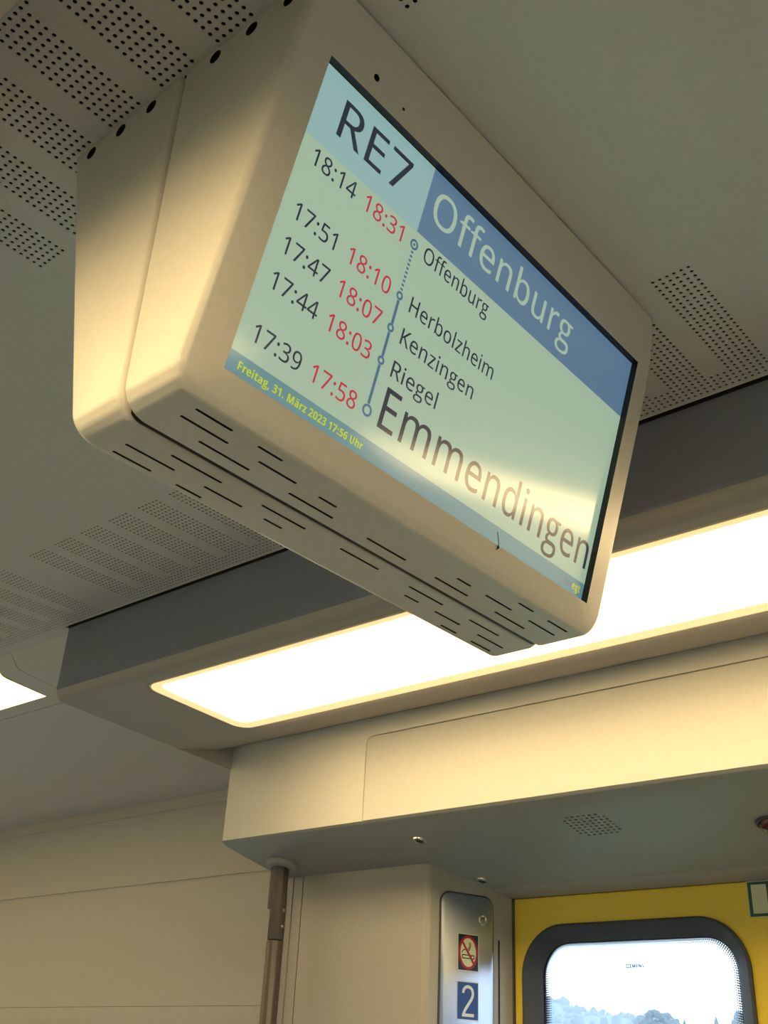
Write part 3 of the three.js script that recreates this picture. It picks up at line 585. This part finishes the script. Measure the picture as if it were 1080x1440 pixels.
// ------------------------------------------------------------------ outside: meadow, wooded hill, trees
{
  const G = FLOOR - 1.4, far = 2200;
  const ground = struct('meadow'); ground.name = 'ground';
  mesh('grass', [box(3.2, far, G - 0.5, G, -far, far), box(-far, -1.6, G - 0.5, G, -far, far)], M.grass, ground);
  // wooded hill: seen through the pane it falls from left to right
  const dir = (z, y) => [2.5365, y, z];
  const hill = (d, prof, rough, name) => {
    const p = [], idx = [], n = prof.length, rows = 10;
    prof.forEach(([z, y], i) => {
      const s = d / 2.5365, X = d, Z = z * s, Y = y * s;
      for (let k = 0; k <= rows; k++) { const f = k / rows; p.push(X - (1 - f) * 0.35 * d + rough * (rnd() - 0.5), G + (Y - G) * Math.sin(f * Math.PI / 2) + (k ? rough * (rnd() - 0.5) : 0), Z * (1 - 0.0 * f) + rough * (rnd() - 0.5)); }
      p.push(X + 0.3 * d, G, Z);
    });
    const m = rows + 2;
    for (let i = 0; i + 1 < n; i++) for (let k = 0; k + 1 < m; k++) { const a = i * m + k; idx.push(a, a + 1, a + m, a + 1, a + m + 1, a + m); }
    const g = new THREE.BufferGeometry(); g.setAttribute('position', new THREE.Float32BufferAttribute(p, 3)); g.setIndex(idx); g.computeVertexNormals();
    return mesh(name, g, M.forest, scene);
  };
  const prof = [];
  for (let z = -6; z <= 4; z += 0.05) prof.push([z, Math.max(0.125, Math.min(0.235, 0.2137 - 0.164 * (z + 1.594))) + 0.004 * Math.sin(z * 23) + 0.003 * Math.sin(z * 51)]);
  const h = hill(900, prof, 3, 'wooded_hill'); h.userData = { label: 'distant blue wooded hill outside, falling from left to right through the door pane', category: 'hill', kind: 'structure' };
  delete h.userData.label; delete h.userData.category;
  // crowns that make the edge of the wood: one object, nobody could count them
  const blob = new THREE.IcosahedronGeometry(1, 1), crowns = [];
  { const a = blob.attributes.position; const seen = new Map(); for (let i = 0; i < a.count; i++) { const k = [a.getX(i), a.getY(i), a.getZ(i)].map((v) => v.toFixed(3)).join(); if (!seen.has(k)) seen.set(k, 0.8 + 0.4 * rnd()); const s = seen.get(k); a.setXYZ(i, a.getX(i) * s, a.getY(i) * s, a.getZ(i) * s); } blob.computeVertexNormals(); }
  for (let i = 0; i < 4200; i++) {
    const q = prof[Math.floor(rnd() * (prof.length - 1))], s = 900 / 2.5365, f = 0.55 + 0.45 * rnd(), r = 1.6 + 2 * rnd();
    crowns.push(blob.clone().scale(r, r * (0.9 + 0.6 * rnd()), r).rotateY(rnd() * 6).translate(900 - (1 - f) * 315, G + (q[1] * s - G) * Math.sin(f * Math.PI / 2), q[0] * s + (rnd() - 0.5) * 20));
  }
  const woods = mesh('woodland', crowns, M.forest, scene); woods.userData = { label: 'blue-green tree crowns covering the distant hill', category: 'woodland', kind: 'stuff' };
  // single trees standing before the hill: [z, top y on the pane, half width, kind]
  const tree = (z, y, w, conifer, d, label) => {
    const t = thing('tree', label, 'tree', 'trees seen through the door pane'), s = d / 2.5365, X = d, Z = z * s, top = y * s, parts = [];
    mesh('trunk', new THREE.CylinderGeometry(w * s * 0.06, w * s * 0.12, (top - G) * 0.6, 7).translate(X, G + (top - G) * 0.3, Z), M.bark, t);
    const hgt = top - G, wd = w * s;
    if (conifer) for (let k = 0; k < 16; k++) { const f = (k + 0.6) / 16; parts.push(new THREE.ConeGeometry(wd * Math.pow(f, 0.62) * (0.85 + 0.3 * rnd()), hgt * 0.1, 9, 1).rotateY(rnd() * 6).translate(X + (rnd() - 0.5) * wd * 0.1, top - hgt * 0.05 - hgt * 0.8 * f * 0.95, Z + (rnd() - 0.5) * wd * 0.1)); }
    else for (const [cy, rx, ry, n] of [[1.25, 1, 1.25, 70], [3.2, 1.5, 2.0, 60]]) for (let k = 0; k < n; k++) {
      const th = Math.acos(1 - 2 * rnd()), a = rnd() * 6.283, q = 0.82 + 0.1 * rnd(), r = wd * (0.16 + 0.1 * rnd());
      parts.push(blob.clone().scale(r, r, r).rotateY(rnd() * 6).translate(X + Math.cos(a) * Math.sin(th) * rx * wd * q, top - cy * wd + Math.cos(th) * ry * wd * q, Z + Math.sin(a) * Math.sin(th) * rx * wd * q));
    }
    mesh('foliage', parts, M.leaf, t);
  };
  tree(-1.300, 0.194, 0.034, false, 420, 'broad round-crowned tree, tallest of the clump in the middle of the door pane');
  tree(-1.266, 0.188, 0.030, false, 520, 'rounded tree on the right side of the clump in the middle of the pane');
  tree(-1.332, 0.182, 0.024, false, 600, 'low round tree on the left side of the clump in the middle of the pane');
  tree(-1.224, 0.184, 0.040, true, 350, 'slim pointed tree just right of the clump of round trees');
  tree(-1.145, 0.190, 0.042, true, 420, 'conifer standing alone near the right of the door pane');
  tree(-1.075, 0.195, 0.034, false, 560, 'round tree cut by the right edge of the door pane');
}

// ------------------------------------------------------------------ to metres, every thing with its origin at its own base
{
  const seen = new Set(), toMetres = (o) => {
    o.position.multiplyScalar(UNIT);
    if (o.isRectAreaLight) { o.width *= UNIT; o.height *= UNIT; }
    if (o.isMesh && !seen.has(o.geometry)) { seen.add(o.geometry); o.geometry.scale(UNIT, UNIT, UNIT); if (o.geometry.attributes.uv && !o.material.emissiveMap && o.geometry.type !== 'PlaneGeometry') { const a = o.geometry.attributes.uv.array; for (let i = 0; i < a.length; i++) a[i] *= UNIT; } }
    o.children.forEach(toMetres);
  };
  for (const o of scene.children) {
    toMetres(o);
    o.updateMatrixWorld(true);
    const b = new THREE.Box3();
    o.traverse((c) => { if (c.isMesh) b.union(new THREE.Box3().setFromObject(c)); });
    const pivot = new THREE.Vector3((b.min.x + b.max.x) / 2, b.min.y, (b.min.z + b.max.z) / 2).sub(o.position);
    if (o.isMesh) o.geometry.translate(-pivot.x, -pivot.y, -pivot.z); else if (o.name.startsWith('spotlight')) pivot.set(0, 0, 0); else o.children.forEach((c) => c.position.sub(pivot));
    o.position.add(pivot); o.position.y -= FLOOR * UNIT;
  }
}
renderer.render(scene, camera);
